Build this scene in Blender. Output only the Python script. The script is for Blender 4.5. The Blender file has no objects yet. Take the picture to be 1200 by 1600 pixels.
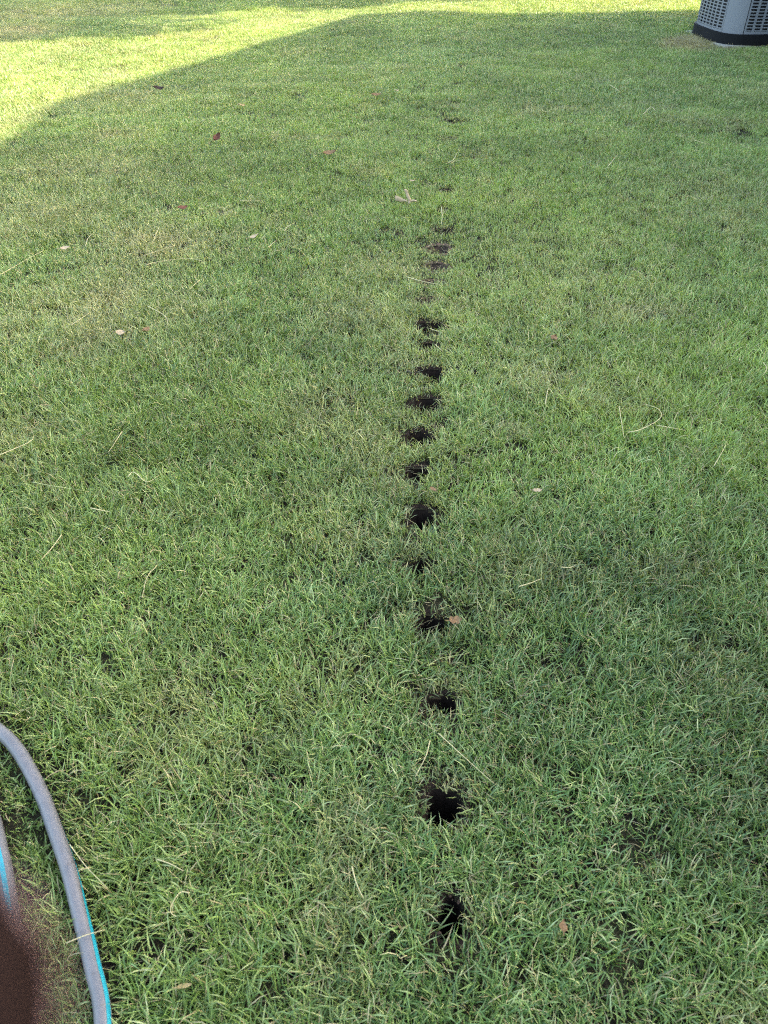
import bpy, bmesh, math, random
import numpy as np
from mathutils import Vector, Matrix

R = math.radians
rng = np.random.default_rng(7)
random.seed(7)
scene = bpy.context.scene
col = scene.collection

# ------------------------------------------------------------------ camera
CAM_H = 1.35
PITCH = R(40.4)                       # looking down
FPX = 1202.0                          # focal length in pixels of the 1200x1600 photo
cam_d = bpy.data.cameras.new('camera')
cam_d.sensor_fit = 'VERTICAL'
cam_d.lens = 5.7
cam_d.sensor_height = 5.7 * 1600 / FPX
cam_d.clip_start = 0.004
cam_d.clip_end = 3000
cam_d.dof.use_dof = True
cam_d.dof.focus_distance = 2.8
cam_d.dof.aperture_fstop = 1.6
cam = bpy.data.objects.new('camera', cam_d)
cam.location = (0, 0, CAM_H)
cam.rotation_euler = (math.pi / 2 - PITCH, 0, 0)
col.objects.link(cam)
scene.camera = cam

# ------------------------------------------------------------------ light
SUN_VEC = Vector((1.62, 0.24, 1.0)).normalized()      # towards the sun
SUN_EL = math.asin(SUN_VEC.z)
SUN_AZ = math.atan2(SUN_VEC.x, SUN_VEC.y)             # clockwise from +Y
world = bpy.data.worlds.new('World')
scene.world = world
world.use_nodes = True
wn = world.node_tree
for n in list(wn.nodes): wn.nodes.remove(n)
sky = wn.nodes.new('ShaderNodeTexSky'); sky.sky_type = 'NISHITA'; sky.sun_disc = False
sky.sun_elevation = SUN_EL; sky.sun_rotation = SUN_AZ
sky.air_density = 1.0; sky.dust_density = 3.0; sky.ozone_density = 1.0
bg = wn.nodes.new('ShaderNodeBackground'); bg.inputs['Strength'].default_value = 0.15
wo = wn.nodes.new('ShaderNodeOutputWorld')
wn.links.new(sky.outputs[0], bg.inputs['Color']); wn.links.new(bg.outputs[0], wo.inputs['Surface'])
sun_d = bpy.data.lights.new('sun', 'SUN'); sun_d.energy = 3.0; sun_d.angle = R(0.6); sun_d.color = (1.0, 0.91, 0.72)
sun = bpy.data.objects.new('sun', sun_d); col.objects.link(sun)
sun.rotation_euler = SUN_VEC.to_track_quat('Z', 'Y').to_euler(); sun.location = (20, 3, 14)

scene.view_settings.view_transform = 'Standard'
scene.view_settings.look = 'None'
scene.view_settings.exposure = 3.22
scene.view_settings.gamma = 1.0
scene.view_settings.use_curve_mapping = False
scene.render.engine = 'CYCLES'
scene.cycles.max_bounces = 5
scene.cycles.diffuse_bounces = 3
scene.cycles.transmission_bounces = 3
scene.cycles.glossy_bounces = 1
scene.cycles.use_denoising = False
scene.cycles.sampling_pattern = 'BLUE_NOISE'
scene.cycles.sample_clamp_indirect = 0.1
scene.cycles.filter_width = 1.1
scene.cycles.caustics_reflective = False
scene.cycles.caustics_refractive = False

# ------------------------------------------------------------------ helpers
def ground_at(px, py, z=0.0):
    """where the line of sight through a photo point meets height z"""
    u = (px - 600) / FPX; v = (py - 800) / FPX
    d = Vector((u, math.cos(PITCH) - v * math.sin(PITCH), -(math.sin(PITCH) + v * math.cos(PITCH))))
    return Vector((0, 0, CAM_H)) + d * ((CAM_H - z) / -d.z)

_perm = np.random.default_rng(3).random((64, 64))
def noise(x, y, s, ox=0.0):
    x = np.asarray(x, float) / s + ox * 7.31 + 100; y = np.asarray(y, float) / s + ox * 3.77 + 100
    ix = np.floor(x).astype(int); iy = np.floor(y).astype(int)
    fx = x - ix; fy = y - iy
    fx = fx * fx * (3 - 2 * fx); fy = fy * fy * (3 - 2 * fy)
    a = _perm[ix % 64, iy % 64]; b = _perm[(ix + 1) % 64, iy % 64]
    c = _perm[ix % 64, (iy + 1) % 64]; d = _perm[(ix + 1) % 64, (iy + 1) % 64]
    return (a * (1 - fx) + b * fx) * (1 - fy) + (c * (1 - fx) + d * fx) * fy

def gz(x, y):
    """gentle unevenness of the ground"""
    r = np.hypot(np.asarray(x, float), np.asarray(y, float))
    return (noise(x, y, 0.9, 1) - 0.5) * 0.03 + (noise(x, y, 0.22, 2) - 0.5) * 0.010 + 0 * r

def tag(o, label=None, cat=None, group=None, kind=None):
    if label: o['label'] = label
    if cat: o['category'] = cat
    if group: o['group'] = group
    if kind: o['kind'] = kind
    return o

def mesh_obj(name, verts, faces, mat=None, parent=None, smooth=False):
    me = bpy.data.meshes.new(name)
    me.from_pydata([tuple(v) for v in verts], [], [tuple(f) for f in faces])
    if mat: me.materials.append(mat)
    if smooth: me.polygons.foreach_set('use_smooth', [True] * len(me.polygons))
    me.update()
    o = bpy.data.objects.new(name, me); col.objects.link(o)
    if parent: o.parent = parent
    return o

def bm_obj(name, bm, mat, parent=None, smooth=False):
    me = bpy.data.meshes.new(name); bm.to_mesh(me); bm.free()
    if mat: me.materials.append(mat)
    if smooth: me.polygons.foreach_set('use_smooth', [True] * len(me.polygons))
    o = bpy.data.objects.new(name, me); col.objects.link(o)
    if parent: o.parent = parent
    return o

def empty(name, loc=(0, 0, 0), rz=0):
    o = bpy.data.objects.new(name, None); o.location = loc; o.rotation_euler = (0, 0, rz)
    o.empty_display_size = 0.1
    col.objects.link(o); return o

def box(bm, x0, x1, y0, y1, z0, z1):
    vs = [bm.verts.new(p) for p in ((x0, y0, z0), (x1, y0, z0), (x1, y1, z0), (x0, y1, z0), (x0, y0, z1), (x1, y0, z1), (x1, y1, z1), (x0, y1, z1))]
    for f in ((3, 2, 1, 0), (4, 5, 6, 7), (0, 1, 5, 4), (1, 2, 6, 5), (2, 3, 7, 6), (3, 0, 4, 7)):
        bm.faces.new([vs[i] for i in f])

class NT:
    def __init__(self, name):
        self.m = bpy.data.materials.new(name); self.m.use_nodes = True
        self.t = self.m.node_tree
        for n in list(self.t.nodes): self.t.nodes.remove(n)
        self.out = self.n('ShaderNodeOutputMaterial')
    def n(self, typ, **kw):
        nd = self.t.nodes.new(typ)
        for k, v in kw.items(): setattr(nd, k, v)
        return nd
    def l(self, a, b): self.t.links.new(a, b)
    def mix(self, fac, a, b, mode='MIX'):
        nd = self.n('ShaderNodeMix', data_type='RGBA', blend_type=mode)
        for sock, v in ((nd.inputs[0], fac), (nd.inputs[6], a), (nd.inputs[7], b)):
            if isinstance(v, (int, float)): sock.default_value = v
            elif isinstance(v, tuple): sock.default_value = v + (1,) if len(v) == 3 else v
            else: self.l(v, sock)
        return nd.outputs[2]
    def math(self, op, a, b=0.0, clamp=False):
        nd = self.n('ShaderNodeMath', operation=op); nd.use_clamp = clamp
        for sock, v in ((nd.inputs[0], a), (nd.inputs[1], b)):
            if isinstance(v, (int, float)): sock.default_value = v
            else: self.l(v, sock)
        return nd.outputs[0]
    def noise(self, scale, detail=4, rough=0.6, coord=None):
        nd = self.n('ShaderNodeTexNoise'); nd.inputs['Scale'].default_value = scale
        nd.inputs['Detail'].default_value = detail; nd.inputs['Roughness'].default_value = rough
        if coord is not None: self.l(coord, nd.inputs['Vector'])
        return nd.outputs['Fac']
    def ramp(self, fac, stops):
        nd = self.n('ShaderNodeValToRGB'); cr = nd.color_ramp
        while len(cr.elements) < len(stops): cr.elements.new(0.5)
        for e, (p, c) in zip(cr.elements, stops): e.position = p; e.color = c + (1,)
        self.l(fac, nd.inputs[0]); return nd.outputs[0]
    def principled(self, base, rough=0.5, spec=0.5, metal=0.0, bump=None, bump_d=0.01, bump_s=0.5):
        p = self.n('ShaderNodeBsdfPrincipled')
        if isinstance(base, tuple): p.inputs['Base Color'].default_value = base + (1,)
        else: self.l(base, p.inputs['Base Color'])
        if isinstance(rough, (int, float)): p.inputs['Roughness'].default_value = rough
        else: self.l(rough, p.inputs['Roughness'])
        p.inputs['Specular IOR Level'].default_value = spec
        p.inputs['Metallic'].default_value = metal
        if bump is not None:
            b = self.n('ShaderNodeBump'); b.inputs['Distance'].default_value = bump_d; b.inputs['Strength'].default_value = bump_s
            self.l(bump, b.inputs['Height']); self.l(b.outputs[0], p.inputs['Normal'])
        self.l(p.outputs[0], self.out.inputs['Surface'])
        return p
    def objcoord(self):
        return self.n('ShaderNodeTexCoord').outputs['Object']

# ------------------------------------------------------------------ materials
def mat_ground():
    t = NT('lawn_soil'); c = t.objcoord()
    n1 = t.noise(60, 6, 0.7, c); n2 = t.noise(9, 4, 0.6, c); n3 = t.noise(220, 3, 0.6, c)
    soil = t.ramp(n1, [(0.3, (0.005, 0.004, 0.0025)), (0.55, (0.012, 0.009, 0.0055)), (0.75, (0.028, 0.021, 0.012))])
    thatch = t.ramp(n3, [(0.35, (0.015, 0.017, 0.006)), (0.65, (0.055, 0.05, 0.022))])
    base = t.mix(t.ramp(n2, [(0.4, (0, 0, 0)), (0.65, (0.8, 0.8, 0.8))]), soil, thatch)
    # beyond the modelled blades the lawn goes on as a material
    ln = t.n('ShaderNodeVectorMath', operation='LENGTH'); t.l(c, ln.inputs[0])
    mr = t.n('ShaderNodeMapRange'); t.l(ln.outputs['Value'], mr.inputs[0])
    mr.inputs[1].default_value = 15.0; mr.inputs[2].default_value = 19.0
    lawn = t.ramp(t.noise(30, 8, 0.75, c), [(0.3, (0.035, 0.06, 0.018)), (0.7, (0.09, 0.13, 0.035))])
    base = t.mix(mr.outputs[0], base, lawn)
    t.principled(base, 0.95, 0.1, bump=n1, bump_d=0.01, bump_s=0.8)
    return t.m

def mat_grass(tint_type):
    t = NT('grass_blade')
    a = t.n('ShaderNodeAttribute'); a.attribute_name = 'blade'; a.attribute_type = 'GEOMETRY'
    i = t.n('ShaderNodeAttribute'); i.attribute_name = 'tint'; i.attribute_type = tint_type
    sa = t.n('ShaderNodeSeparateColor'); t.l(a.outputs['Color'], sa.inputs[0])
    si = t.n('ShaderNodeSeparateColor'); t.l(i.outputs['Color'], si.inputs[0])
    rnd, dry, along = sa.outputs[0], sa.outputs[1], sa.outputs[2]
    yel, pdry, val = si.outputs[0], si.outputs[1], si.outputs[2]
    green = t.ramp(rnd, [(0.0, (0.046, 0.094, 0.022)), (0.5, (0.136, 0.212, 0.052)), (0.85, (0.240, 0.305, 0.094)), (1.0, (0.42, 0.43, 0.18))])
    green = t.mix(t.math('MULTIPLY', yel, 0.85, True), green, (0.235, 0.300, 0.055))
    # paler sheath at the foot of each blade
    foot = t.math('MULTIPLY', t.math('SUBTRACT', 1.0, t.math('MULTIPLY', along, 2.6), True), 0.22)
    green = t.mix(foot, green, (0.27, 0.26, 0.12))
    straw = t.mix(rnd, (0.20, 0.150, 0.062), (0.48, 0.40, 0.19))
    d2 = t.math('MULTIPLY', pdry, t.math('ADD', t.math('MULTIPLY', rnd, 0.6), 0.5), True)
    dd = t.math('MAXIMUM', dry, d2)
    c = t.mix(dd, green, straw)
    hv = t.n('ShaderNodeHueSaturation'); t.l(c, hv.inputs['Color']); t.l(t.math('ADD', t.math('MULTIPLY', val, 0.7), 0.65), hv.inputs['Value'])
    c = hv.outputs[0]
    p = t.principled(c, 0.40, 0.40)
    tr = t.n('ShaderNodeBsdfTranslucent'); t.l(t.mix(1.0, c, (1.1, 1.15, 0.4), 'MULTIPLY'), tr.inputs['Color'])
    ms = t.n('ShaderNodeMixShader'); ms.inputs[0].default_value = 0.27
    t.l(p.outputs[0], ms.inputs[1]); t.l(tr.outputs[0], ms.inputs[2]); t.l(ms.outputs[0], t.out.inputs['Surface'])
    return t.m

def mat_simple(name, c, rough=0.6, spec=0.4, var=0.15, scale=12, bump=0.0, bscale=80, metal=0):
    t = NT(name); o = t.objcoord()
    n = t.noise(scale, 5, 0.6, o)
    base = t.ramp(n, [(0.25, tuple(x * (1 - var) for x in c)), (0.75, tuple(min(1, x * (1 + var)) for x in c))])
    t.principled(base, rough, spec, metal, bump=t.noise(bscale, 4, 0.6, o) if bump else None, bump_d=bump, bump_s=0.6)
    return t.m

M = {}
M['ground'] = mat_ground()
M['grass'] = mat_grass('INSTANCER')
M['grass_near'] = mat_grass('GEOMETRY')
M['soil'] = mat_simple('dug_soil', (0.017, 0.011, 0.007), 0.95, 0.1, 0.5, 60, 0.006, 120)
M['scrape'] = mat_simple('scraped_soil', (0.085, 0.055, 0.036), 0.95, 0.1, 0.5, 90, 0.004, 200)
M['crumb'] = mat_simple('soil_crumbs', (0.060, 0.038, 0.024), 0.95, 0.1, 0.5, 90, 0.003, 300)
M['hose'] = mat_simple('hose_rubber', (0.112, 0.100, 0.088), 0.42, 0.45, 0.10, 14, 0.0006, 160)
def mat_hose():
    t = NT('hose_rubber'); o = t.objcoord()
    base = t.ramp(t.noise(25, 5, .65, o), [(.3, (0.098, 0.090, 0.080)), (.7, (0.128, 0.115, 0.102))])
    dirt = t.ramp(t.noise(70, 6, .75, o), [(.56, (0, 0, 0)), (.70, (.75, .75, .75))])
    base = t.mix(dirt, base, (0.060, 0.048, 0.034))
    scuff = t.ramp(t.noise(160, 3, .8, o), [(.66, (0, 0, 0)), (.76, (.6, .6, .6))])
    base = t.mix(scuff, base, (0.20, 0.19, 0.17))
    t.principled(base, t.ramp(t.noise(50, 4, .6, o), [(.3, (.34,) * 3), (.7, (.58,) * 3)]), .45, bump=t.noise(240, 4, .6, o), bump_d=.0006)
    return t.m
M['hose'] = mat_hose()
M['stripe'] = mat_simple('hose_stripe', (0.012, 0.22, 0.24), 0.4, 0.45, 0.10, 30)
M['coupling'] = mat_simple('brass', (0.55, 0.40, 0.16), 0.3, 0.5, 0.1, 30, metal=1)
M['straw'] = mat_simple('straw', (0.40, 0.33, 0.15), 0.55, 0.3, 0.25, 60)
M['straw_green'] = mat_simple('straw_green', (0.25, 0.25, 0.09), 0.55, 0.3, 0.25, 60)
M['leaf_pale'] = mat_simple('leaf_pale', (0.30, 0.225, 0.125), 0.7, 0.2, 0.2, 120, 0.001, 200)
M['leaf_tan'] = mat_simple('leaf_tan', (0.155, 0.09, 0.038), 0.7, 0.2, 0.25, 120, 0.001, 200)
M['leaf_red'] = mat_simple('leaf_red', (0.115, 0.045, 0.024), 0.7, 0.2, 0.3, 120, 0.001, 200)
M['leaf_dark'] = mat_simple('leaf_dark', (0.035, 0.022, 0.016), 0.7, 0.2, 0.3, 120, 0.001, 200)
M['leaf_yellow'] = mat_simple('leaf_yellow', (0.24, 0.18, 0.07), 0.7, 0.2, 0.2, 120, 0.001, 200)
M['shaded_skin'] = mat_simple('finger_skin_shaded', (0.016, 0.0095, 0.0075), 0.9, 0.0, 0.2, 200, 0.0003, 900)  # near black: shade on the finger's camera side is put into the skin colour
M['nail'] = mat_simple('fingernail', (0.16, 0.09, 0.075), 0.35, 0.4, 0.1, 200)
M['ac_light'] = mat_simple('painted_steel', (0.125, 0.128, 0.130), 0.42, 0.45, 0.06, 9, 0.0004, 200)
M['ac_dark'] = mat_simple('black_plastic', (0.004, 0.004, 0.004), 0.75, 0.15, 0.3, 20, 0.001, 150)
M['ac_coil'] = mat_simple('condenser_coil', (0.005, 0.005, 0.006), 0.6, 0.4, 0.3, 60)
M['concrete'] = mat_simple('concrete', (0.28, 0.25, 0.19), 0.9, 0.2, 0.2, 20, 0.003, 90)
M['siding'] = mat_simple('siding', (0.46, 0.42, 0.35), 0.75, 0.3, 0.06, 3)
M['trim'] = mat_simple('white_trim', (0.75, 0.74, 0.70), 0.6, 0.3, 0.05, 6)
M['shingle'] = mat_simple('shingle', (0.075, 0.07, 0.065), 0.95, 0.1, 0.45, 9, 0.01, 40)
M['glass'] = mat_simple('window_glass', (0.02, 0.025, 0.03), 0.06, 0.6, 0.1, 2)
M['bark'] = mat_simple('bark', (0.11, 0.085, 0.06), 0.95, 0.1, 0.4, 7, 0.03, 18)

def mat_leaf():
    t = NT('tree_leaves'); o = t.objcoord()
    c = t.ramp(t.noise(3, 6, 0.8, o), [(0.3, (0.035, 0.07, 0.016)), (0.7, (0.08, 0.13, 0.03))])
    p = t.principled(c, 0.5, 0.3)
    tr = t.n('ShaderNodeBsdfTranslucent'); t.l(c, tr.inputs['Color'])
    ms = t.n('ShaderNodeMixShader'); ms.inputs[0].default_value = 0.3
    t.l(p.outputs[0], ms.inputs[1]); t.l(tr.outputs[0], ms.inputs[2]); t.l(ms.outputs[0], t.out.inputs['Surface'])
    return t.m
M['tree_leaf'] = mat_leaf()

# ------------------------------------------------------------------ the dug holes: where they are
# photo x, y, half width across (px), squash, openness (1 open and black, 0 shallow scrape)
HOLES = [
 (703, 1437, 25, 1.00, 1.0, 'black dug hole nearest the camera, half hidden by grass behind it'),
 (692, 1262, 28, 1.05, 1.0, 'largest wide open black hole, second from the bottom of the line'),
 (690, 1098, 21, 0.85, 0.95, 'dug hole third from the bottom, mostly veiled by brown grass'),
 (675, 976, 21, 0.95, 1.0, 'black hole fourth from the bottom with a tan leaf bit at its right'),
 (655, 886, 17, 0.85, 1.0, 'small round black hole fifth from the bottom of the line'),
 (659, 808, 19, 0.95, 1.0, 'dark hole sixth from the bottom with brown fringe on its far rim'),
 (652, 740, 16, 0.9, 1.0, 'small dark hole seventh from the bottom above an orange leaf'),
 (656, 685, 18, 0.85, 1.0, 'dark hole eighth from the bottom, slanting down to the right'),
 (664, 632, 20, 0.75, 1.0, 'wide flat hole ninth from the bottom with tan soil at its left end'),
 (671, 583, 19, 0.75, 0.72, 'shallow grey hole tenth from the bottom with grass grown across it'),
 (668, 540, 14, 0.85, 0.72, 'shallow brown hole just below the clear dark one at mid line'),
 (669, 507, 17, 0.85, 1.0, 'clear dark hole with bare soil rim at mid line, below the leaf'),
 (666, 467, 13, 0.80, 0.6, 'dim small hole just above the dark soil rimmed one'),
 (675, 438, 14, 0.80, 0.6, 'dim hole with a straight straw lying across it'),
 (683, 411, 14, 0.75, 0.6, 'dim grey hole between the straw crossed one and the reddish scrape'),
 (686, 384, 16, 0.65, 0.55, 'reddish brown soil scrape in the upper line of holes'),
 (692, 357, 11, 0.8, 0.72, 'tiny brown hole at the foot of an upright pale straw'),
 (694, 326, 8, 0.80, 0.45, 'faint dark hole level with the tip of the upright straw'),
 (697, 297, 10, 0.85, 0.72, 'small brown hole right of the pale forked leaf'),
 (704, 218, 8, 0.9, 0.45, 'faint far hole above the little bundle of straw'),
 (707, 186, 9, 0.8, 0.45, 'far dark dip in the line, below the bare patch'),
 (711, 160, 8, 0.9, 0.45, 'far small dark dip level with the bare patch'),
 (716, 130, 7, 0.9, 0.45, 'far faint dip just above the bare patch level'),
 (722, 104, 7, 0.9, 0.45, 'farthest faint dip at the end of the line of holes'),
]
hole_geo = []
for hx, hy, hw, sq, op, lab in HOLES:
    p = ground_at(hx, hy + 2)
    zc = p.y * math.cos(PITCH) + CAM_H * math.sin(PITCH)
    r = hw / FPX * zc * (1.18 if hy > 950 else 1.22)
    hole_geo.append((p.x, p.y, r, max(sq, 0.8), op, lab))
def hole_radius(k, ang):
    r = np.random.default_rng(100 + k)
    ph = r.random(4) * 6.28; am = np.array([0.10, 0.08, 0.07, 0.05])
    out = np.ones_like(ang)
    for j in range(4): out = out + am[j] * np.sin((j + 2) * ang + ph[j])
    return out
# thin, scuffed turf where soil and thatch show: photo x, y, radius m, amount
SCUFFS = [(600, 366, .10, .85), (528, 366, .06, .6), (580, 580, .07, .7), (655, 146, .16, .6), (300, 730, .1, .3), (530, 640, .10, .5), (850, 585, .10, .15),
          (720, 1030, .05, .6), (610, 1340, .035, .6), (465, 1370, .03, .7), (1010, 1345, .05, .3), (240, 1490, .05, .6), (600, 880, .03, .5), (255, 805, .03, .7)]
SCUFFS = [(ground_at(a, b).x, ground_at(a, b).y, c, d) for a, b, c, d in SCUFFS]
# straw-coloured turf
DRY = [(150, 490, .45, .55), (240, 385, .40, .55), (60, 340, .5, .4), (130, 280, .6, .35), (850, 440, .7, .25), (620, 490, .35, .4), (530, 640, .2, .4), (930, 610, .25, .35),
       (1075, 72, .28, 1.0), (1085, 62, .15, 1.0), (1140, 76, .10, .7), (600, 430, .3, .35), (170, 160, .6, .3), (10, 700, .2, .4), (60, 20, .8, .75), (150, 15, .8, .6), (20, 50, .6, .8), (840, 590, .2, .4), (300, 1110, .06, .4), (1120, 300, .5, .2),
       (240, 1200, .06, .5), (660, 570, .2, .4)]
DRY = [(ground_at(a, b).x, ground_at(a, b).y, c, d) for a, b, c, d in DRY]

# ------------------------------------------------------------------ hose path (needed by the turf it presses down)
HOSE_R = 0.0130
HOSE_Z = 0.030
def hp(px, py): v = ground_at(px, py, HOSE_Z); return (v.x, v.y)
hose_ctrl = [(-2.9, 1.35), (-2.2, 1.45), (-1.6, 1.38), (-1.30, 1.26)] + \
    [hp(*q) for q in ((-88, 1092), (-38, 1115), (0, 1143), (31, 1177), (62, 1234), (87, 1300), (108, 1360), (125, 1431), (144, 1506), (162, 1597))] + \
    [(-0.385, 0.24), (-0.40, 0.06), (-0.52, -0.12), (-0.74, -0.20), (-0.98, -0.12), (-1.14, 0.12), (-1.16, 0.42), (-1.06, 0.68), (-0.90, 0.79)] + \
    [hp(-30, 1222), hp(-12, 1275), hp(6, 1350), hp(18, 1430), hp(30, 1510), hp(40, 1600), (-0.52, 0.22), (-0.55, 0.08), (-0.66, 0.0)]
def catmull(P, n):
    P = [Vector(p) for p in P]; out = []
    Q = [P[0] * 2 - P[1]] + P + [P[-1] * 2 - P[-2]]
    for i in range(1, len(Q) - 2):
        a, b, c, d = Q[i - 1], Q[i], Q[i + 1], Q[i + 2]
        for k in range(n):
            t = k / n
            out.append(0.5 * ((2 * b) + (c - a) * t + (2 * a - 5 * b + 4 * c - d) * t * t + (3 * b - 3 * c + d - a) * t ** 3))
    out.append(P[-1]); return out
hose_path = [Vector((p[0], p[1], HOSE_Z + 0.004 * math.sin(i * 0.21))) for i, p in enumerate(catmull([Vector((a, b)) for a, b in hose_ctrl], 10))]
hose_xy = np.array([(p.x, p.y) for p in hose_path])

# ------------------------------------------------------------------ ground sheet, with the holes cut through it
def axis(lo, hi, step, far):
    c = list(np.arange(lo, hi + 1e-6, step)); s = step; v = hi
    while v < far: s *= 1.35; v += s; c.append(v)
    s = step; v = lo
    while v > -far: s *= 1.35; v -= s; c.insert(0, v)
    return np.array(c)
gx = axis(-0.05, 1.1, 0.010, 900); gy = axis(0.30, 7.6, 0.012, 900)
GX, GY = np.meshgrid(gx, gy, indexing='ij')
GZ = gz(GX, GY)
nx, ny = GX.shape
idx = np.arange(nx * ny).reshape(nx, ny)
q = np.stack([idx[:-1, :-1], idx[1:, :-1], idx[1:, 1:], idx[:-1, 1:]], -1).reshape(-1, 4)
cx = (GX[:-1, :-1] + GX[1:, 1:]).ravel() / 2; cy = (GY[:-1, :-1] + GY[1:, 1:]).ravel() / 2
keep = np.ones(len(q), bool)
for k, (hx, hy, r, sq, op, lab) in enumerate(hole_geo):
    a = np.arctan2((cy - hy) / sq, cx - hx)
    keep &= np.hypot(cx - hx, (cy - hy) / sq) > r * hole_radius(k, a)
q = q[keep]
gm = bpy.data.meshes.new('ground')
gm.from_pydata(np.stack([GX.ravel(), GY.ravel(), GZ.ravel()], 1).tolist(), [], q.tolist())
gm.materials.append(M['ground']); gm.polygons.foreach_set('use_smooth', [True] * len(gm.polygons)); gm.update()
ground = bpy.data.objects.new('ground', gm); col.objects.link(ground)
tag(ground, kind='structure')

# ------------------------------------------------------------------ each dug hole: crumbly soil shaft with a rim
for k, (hx, hy, r, sq, op, lab) in enumerate(hole_geo):
    rr = np.random.default_rng(300 + k)
    NA = 28
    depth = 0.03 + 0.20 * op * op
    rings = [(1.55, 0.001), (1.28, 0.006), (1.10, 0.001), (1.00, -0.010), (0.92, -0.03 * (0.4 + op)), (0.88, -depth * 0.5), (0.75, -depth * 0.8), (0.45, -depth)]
    V = []; F = []
    g0 = float(gz(hx, hy))
    for (f, z) in rings:
        for j in range(NA):
            a = 2 * math.pi * j / NA
            rad = r * f * float(hole_radius(k, np.array([a]))[0]) * (1 + 0.10 * (rr.random() - .5))
            x = math.cos(a) * rad; y = math.sin(a) * rad * sq
            zz = z + (float(gz(hx + x, hy + y)) - g0) + 0.006 * (rr.random() - .5) * (1 if z > -.02 else 2)
            if f > 1.4: zz = float(gz(hx + x, hy + y)) - g0 - 0.004
            V.append((x, y, zz))
    for i in range(len(rings) - 1):
        for j in range(NA):
            a = i * NA + j; b = i * NA + (j + 1) % NA
            F.append((a, b, b + NA, a + NA))
    V.append((0, 0, -depth * 1.02)); c = len(V) - 1
    for j in range(NA): F.append(((len(rings) - 1) * NA + j, (len(rings) - 1) * NA + (j + 1) % NA, c))
    root = empty('dug_hole', (hx, hy, g0))
    tag(root, lab, 'hole', 'line of dug holes in the lawn')
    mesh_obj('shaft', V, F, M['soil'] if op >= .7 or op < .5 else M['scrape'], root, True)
    # loose crumbs on the rim
    bm = bmesh.new()
    for j in range(int((6 if op > .9 else 26) + 24 * rr.random())):
        a = rr.random() * 6.283; rad = r * (0.92 + 0.75 * rr.random() ** 1.6); s = 0.0010 + 0.0028 * rr.random() ** 2
        x = math.cos(a) * rad; y = math.sin(a) * rad * sq
        m = Matrix.Translation((x, y, 0.005 + 0.004 * rr.random())) @ Matrix.Rotation(rr.random() * 6, 4, 'Z') @ Matrix.Diagonal((s * (0.7 + .8 * rr.random()), s, s * .8, 1))
        bmesh.ops.create_icosphere(bm, subdivisions=1, radius=1, matrix=m)
    tag(bm_obj('soil_crumbs', bm, M['crumb'] if op >= .7 or op < .5 else M['scrape'], root), kind='stuff')

# ------------------------------------------------------------------ grass: tufts of blades
clump_col = bpy.data.collections.new('grass_tufts')
def make_clump(name, seed, nb, rad, lmin, lmax, wmin, wmax, dryfrac, flat=0.0):
    r = np.random.default_rng(seed); V = []; F = []; C = []
    SEG = 4
    bias = r.random() * 6.283
    for b in range(nb):
        a0 = r.random() * 6.283; rr = rad * math.sqrt(r.random())
        p = np.array([math.cos(a0) * rr, math.sin(a0) * rr, 0.0])
        dry = 1.0 if r.random() < dryfrac else 0.0
        L = lmin + (lmax - lmin) * r.random() ** 1.2
        w = wmin + (wmax - wmin) * r.random()
        if dry: w *= 0.65
        az = a0 + r.normal() * 0.9 if r.random() < .5 else bias + r.normal() * 1.3
        e = R(r.uniform(50, 88)) * (1 - flat) + R(r.uniform(2, 25)) * flat
        e1 = R(r.uniform(-35, 75)) * (1 - flat) + R(r.uniform(-15, 20)) * flat
        p[2] = r.random() * 0.010 + flat * r.random() * 0.016 + (0.012 * r.random() if dry else 0) - 0.004
        roll = r.normal() * 0.6
        curl = r.normal() * 0.5
        val = r.random()
        for s in range(SEG + 1):
            t = s / SEG
            el = e + (e1 - e) * t ** 0.9
            ah = az + curl * t
            d = np.array([math.cos(ah) * math.cos(el), math.sin(ah) * math.cos(el), math.sin(el)])
            side = np.array([-math.sin(ah), math.cos(ah), 0.0])
            up = np.cross(d, side)
            wv = side * math.cos(roll) + up * math.sin(roll)
            ww = w * (0.75 + 0.5 * t if t < .4 else (1 - t) * 1.45 + 0.08) * 0.5
            if s == SEG:
                V.append(p.copy()); C.append((val, dry, t))
            else:
                V.append(p - wv * ww); V.append(p + wv * ww); C += [(val, dry, t)] * 2
            p = p + d * (L / SEG)
            if p[2] < 0.001: p[2] = 0.001
        base = len(V) - (2 * SEG + 1)
        for s in range(SEG - 1):
            i = base + 2 * s; F.append((i, i + 1, i + 3, i + 2))
        i = base + 2 * (SEG - 1); F.append((i, i + 1, i + 2))
    me = bpy.data.meshes.new(name)
    me.from_pydata([tuple(v) for v in V], [], F)
    me.materials.append(M['grass'])
    me.polygons.foreach_set('use_smooth', [True] * len(me.polygons))
    ca = me.color_attributes.new('blade', 'FLOAT_COLOR', 'POINT')
    ca.data.foreach_set('color', np.array([c + (1.0,) for c in C], np.float32).ravel())
    o = bpy.data.objects.new(name, me); clump_col.objects.link(o)
N_BIG, N_DRY = 12, 4
for k in range(N_BIG): make_clump('tuft_b%02d' % k, 40 + k, 36, 0.045, 0.014, 0.036, 0.0018, 0.0034, 0.10)
for k in range(N_DRY): make_clump('tuft_c%02d' % k, 80 + k, 14, 0.045, 0.025, 0.075, 0.0012, 0.002, 0.9, 0.85)

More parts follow.
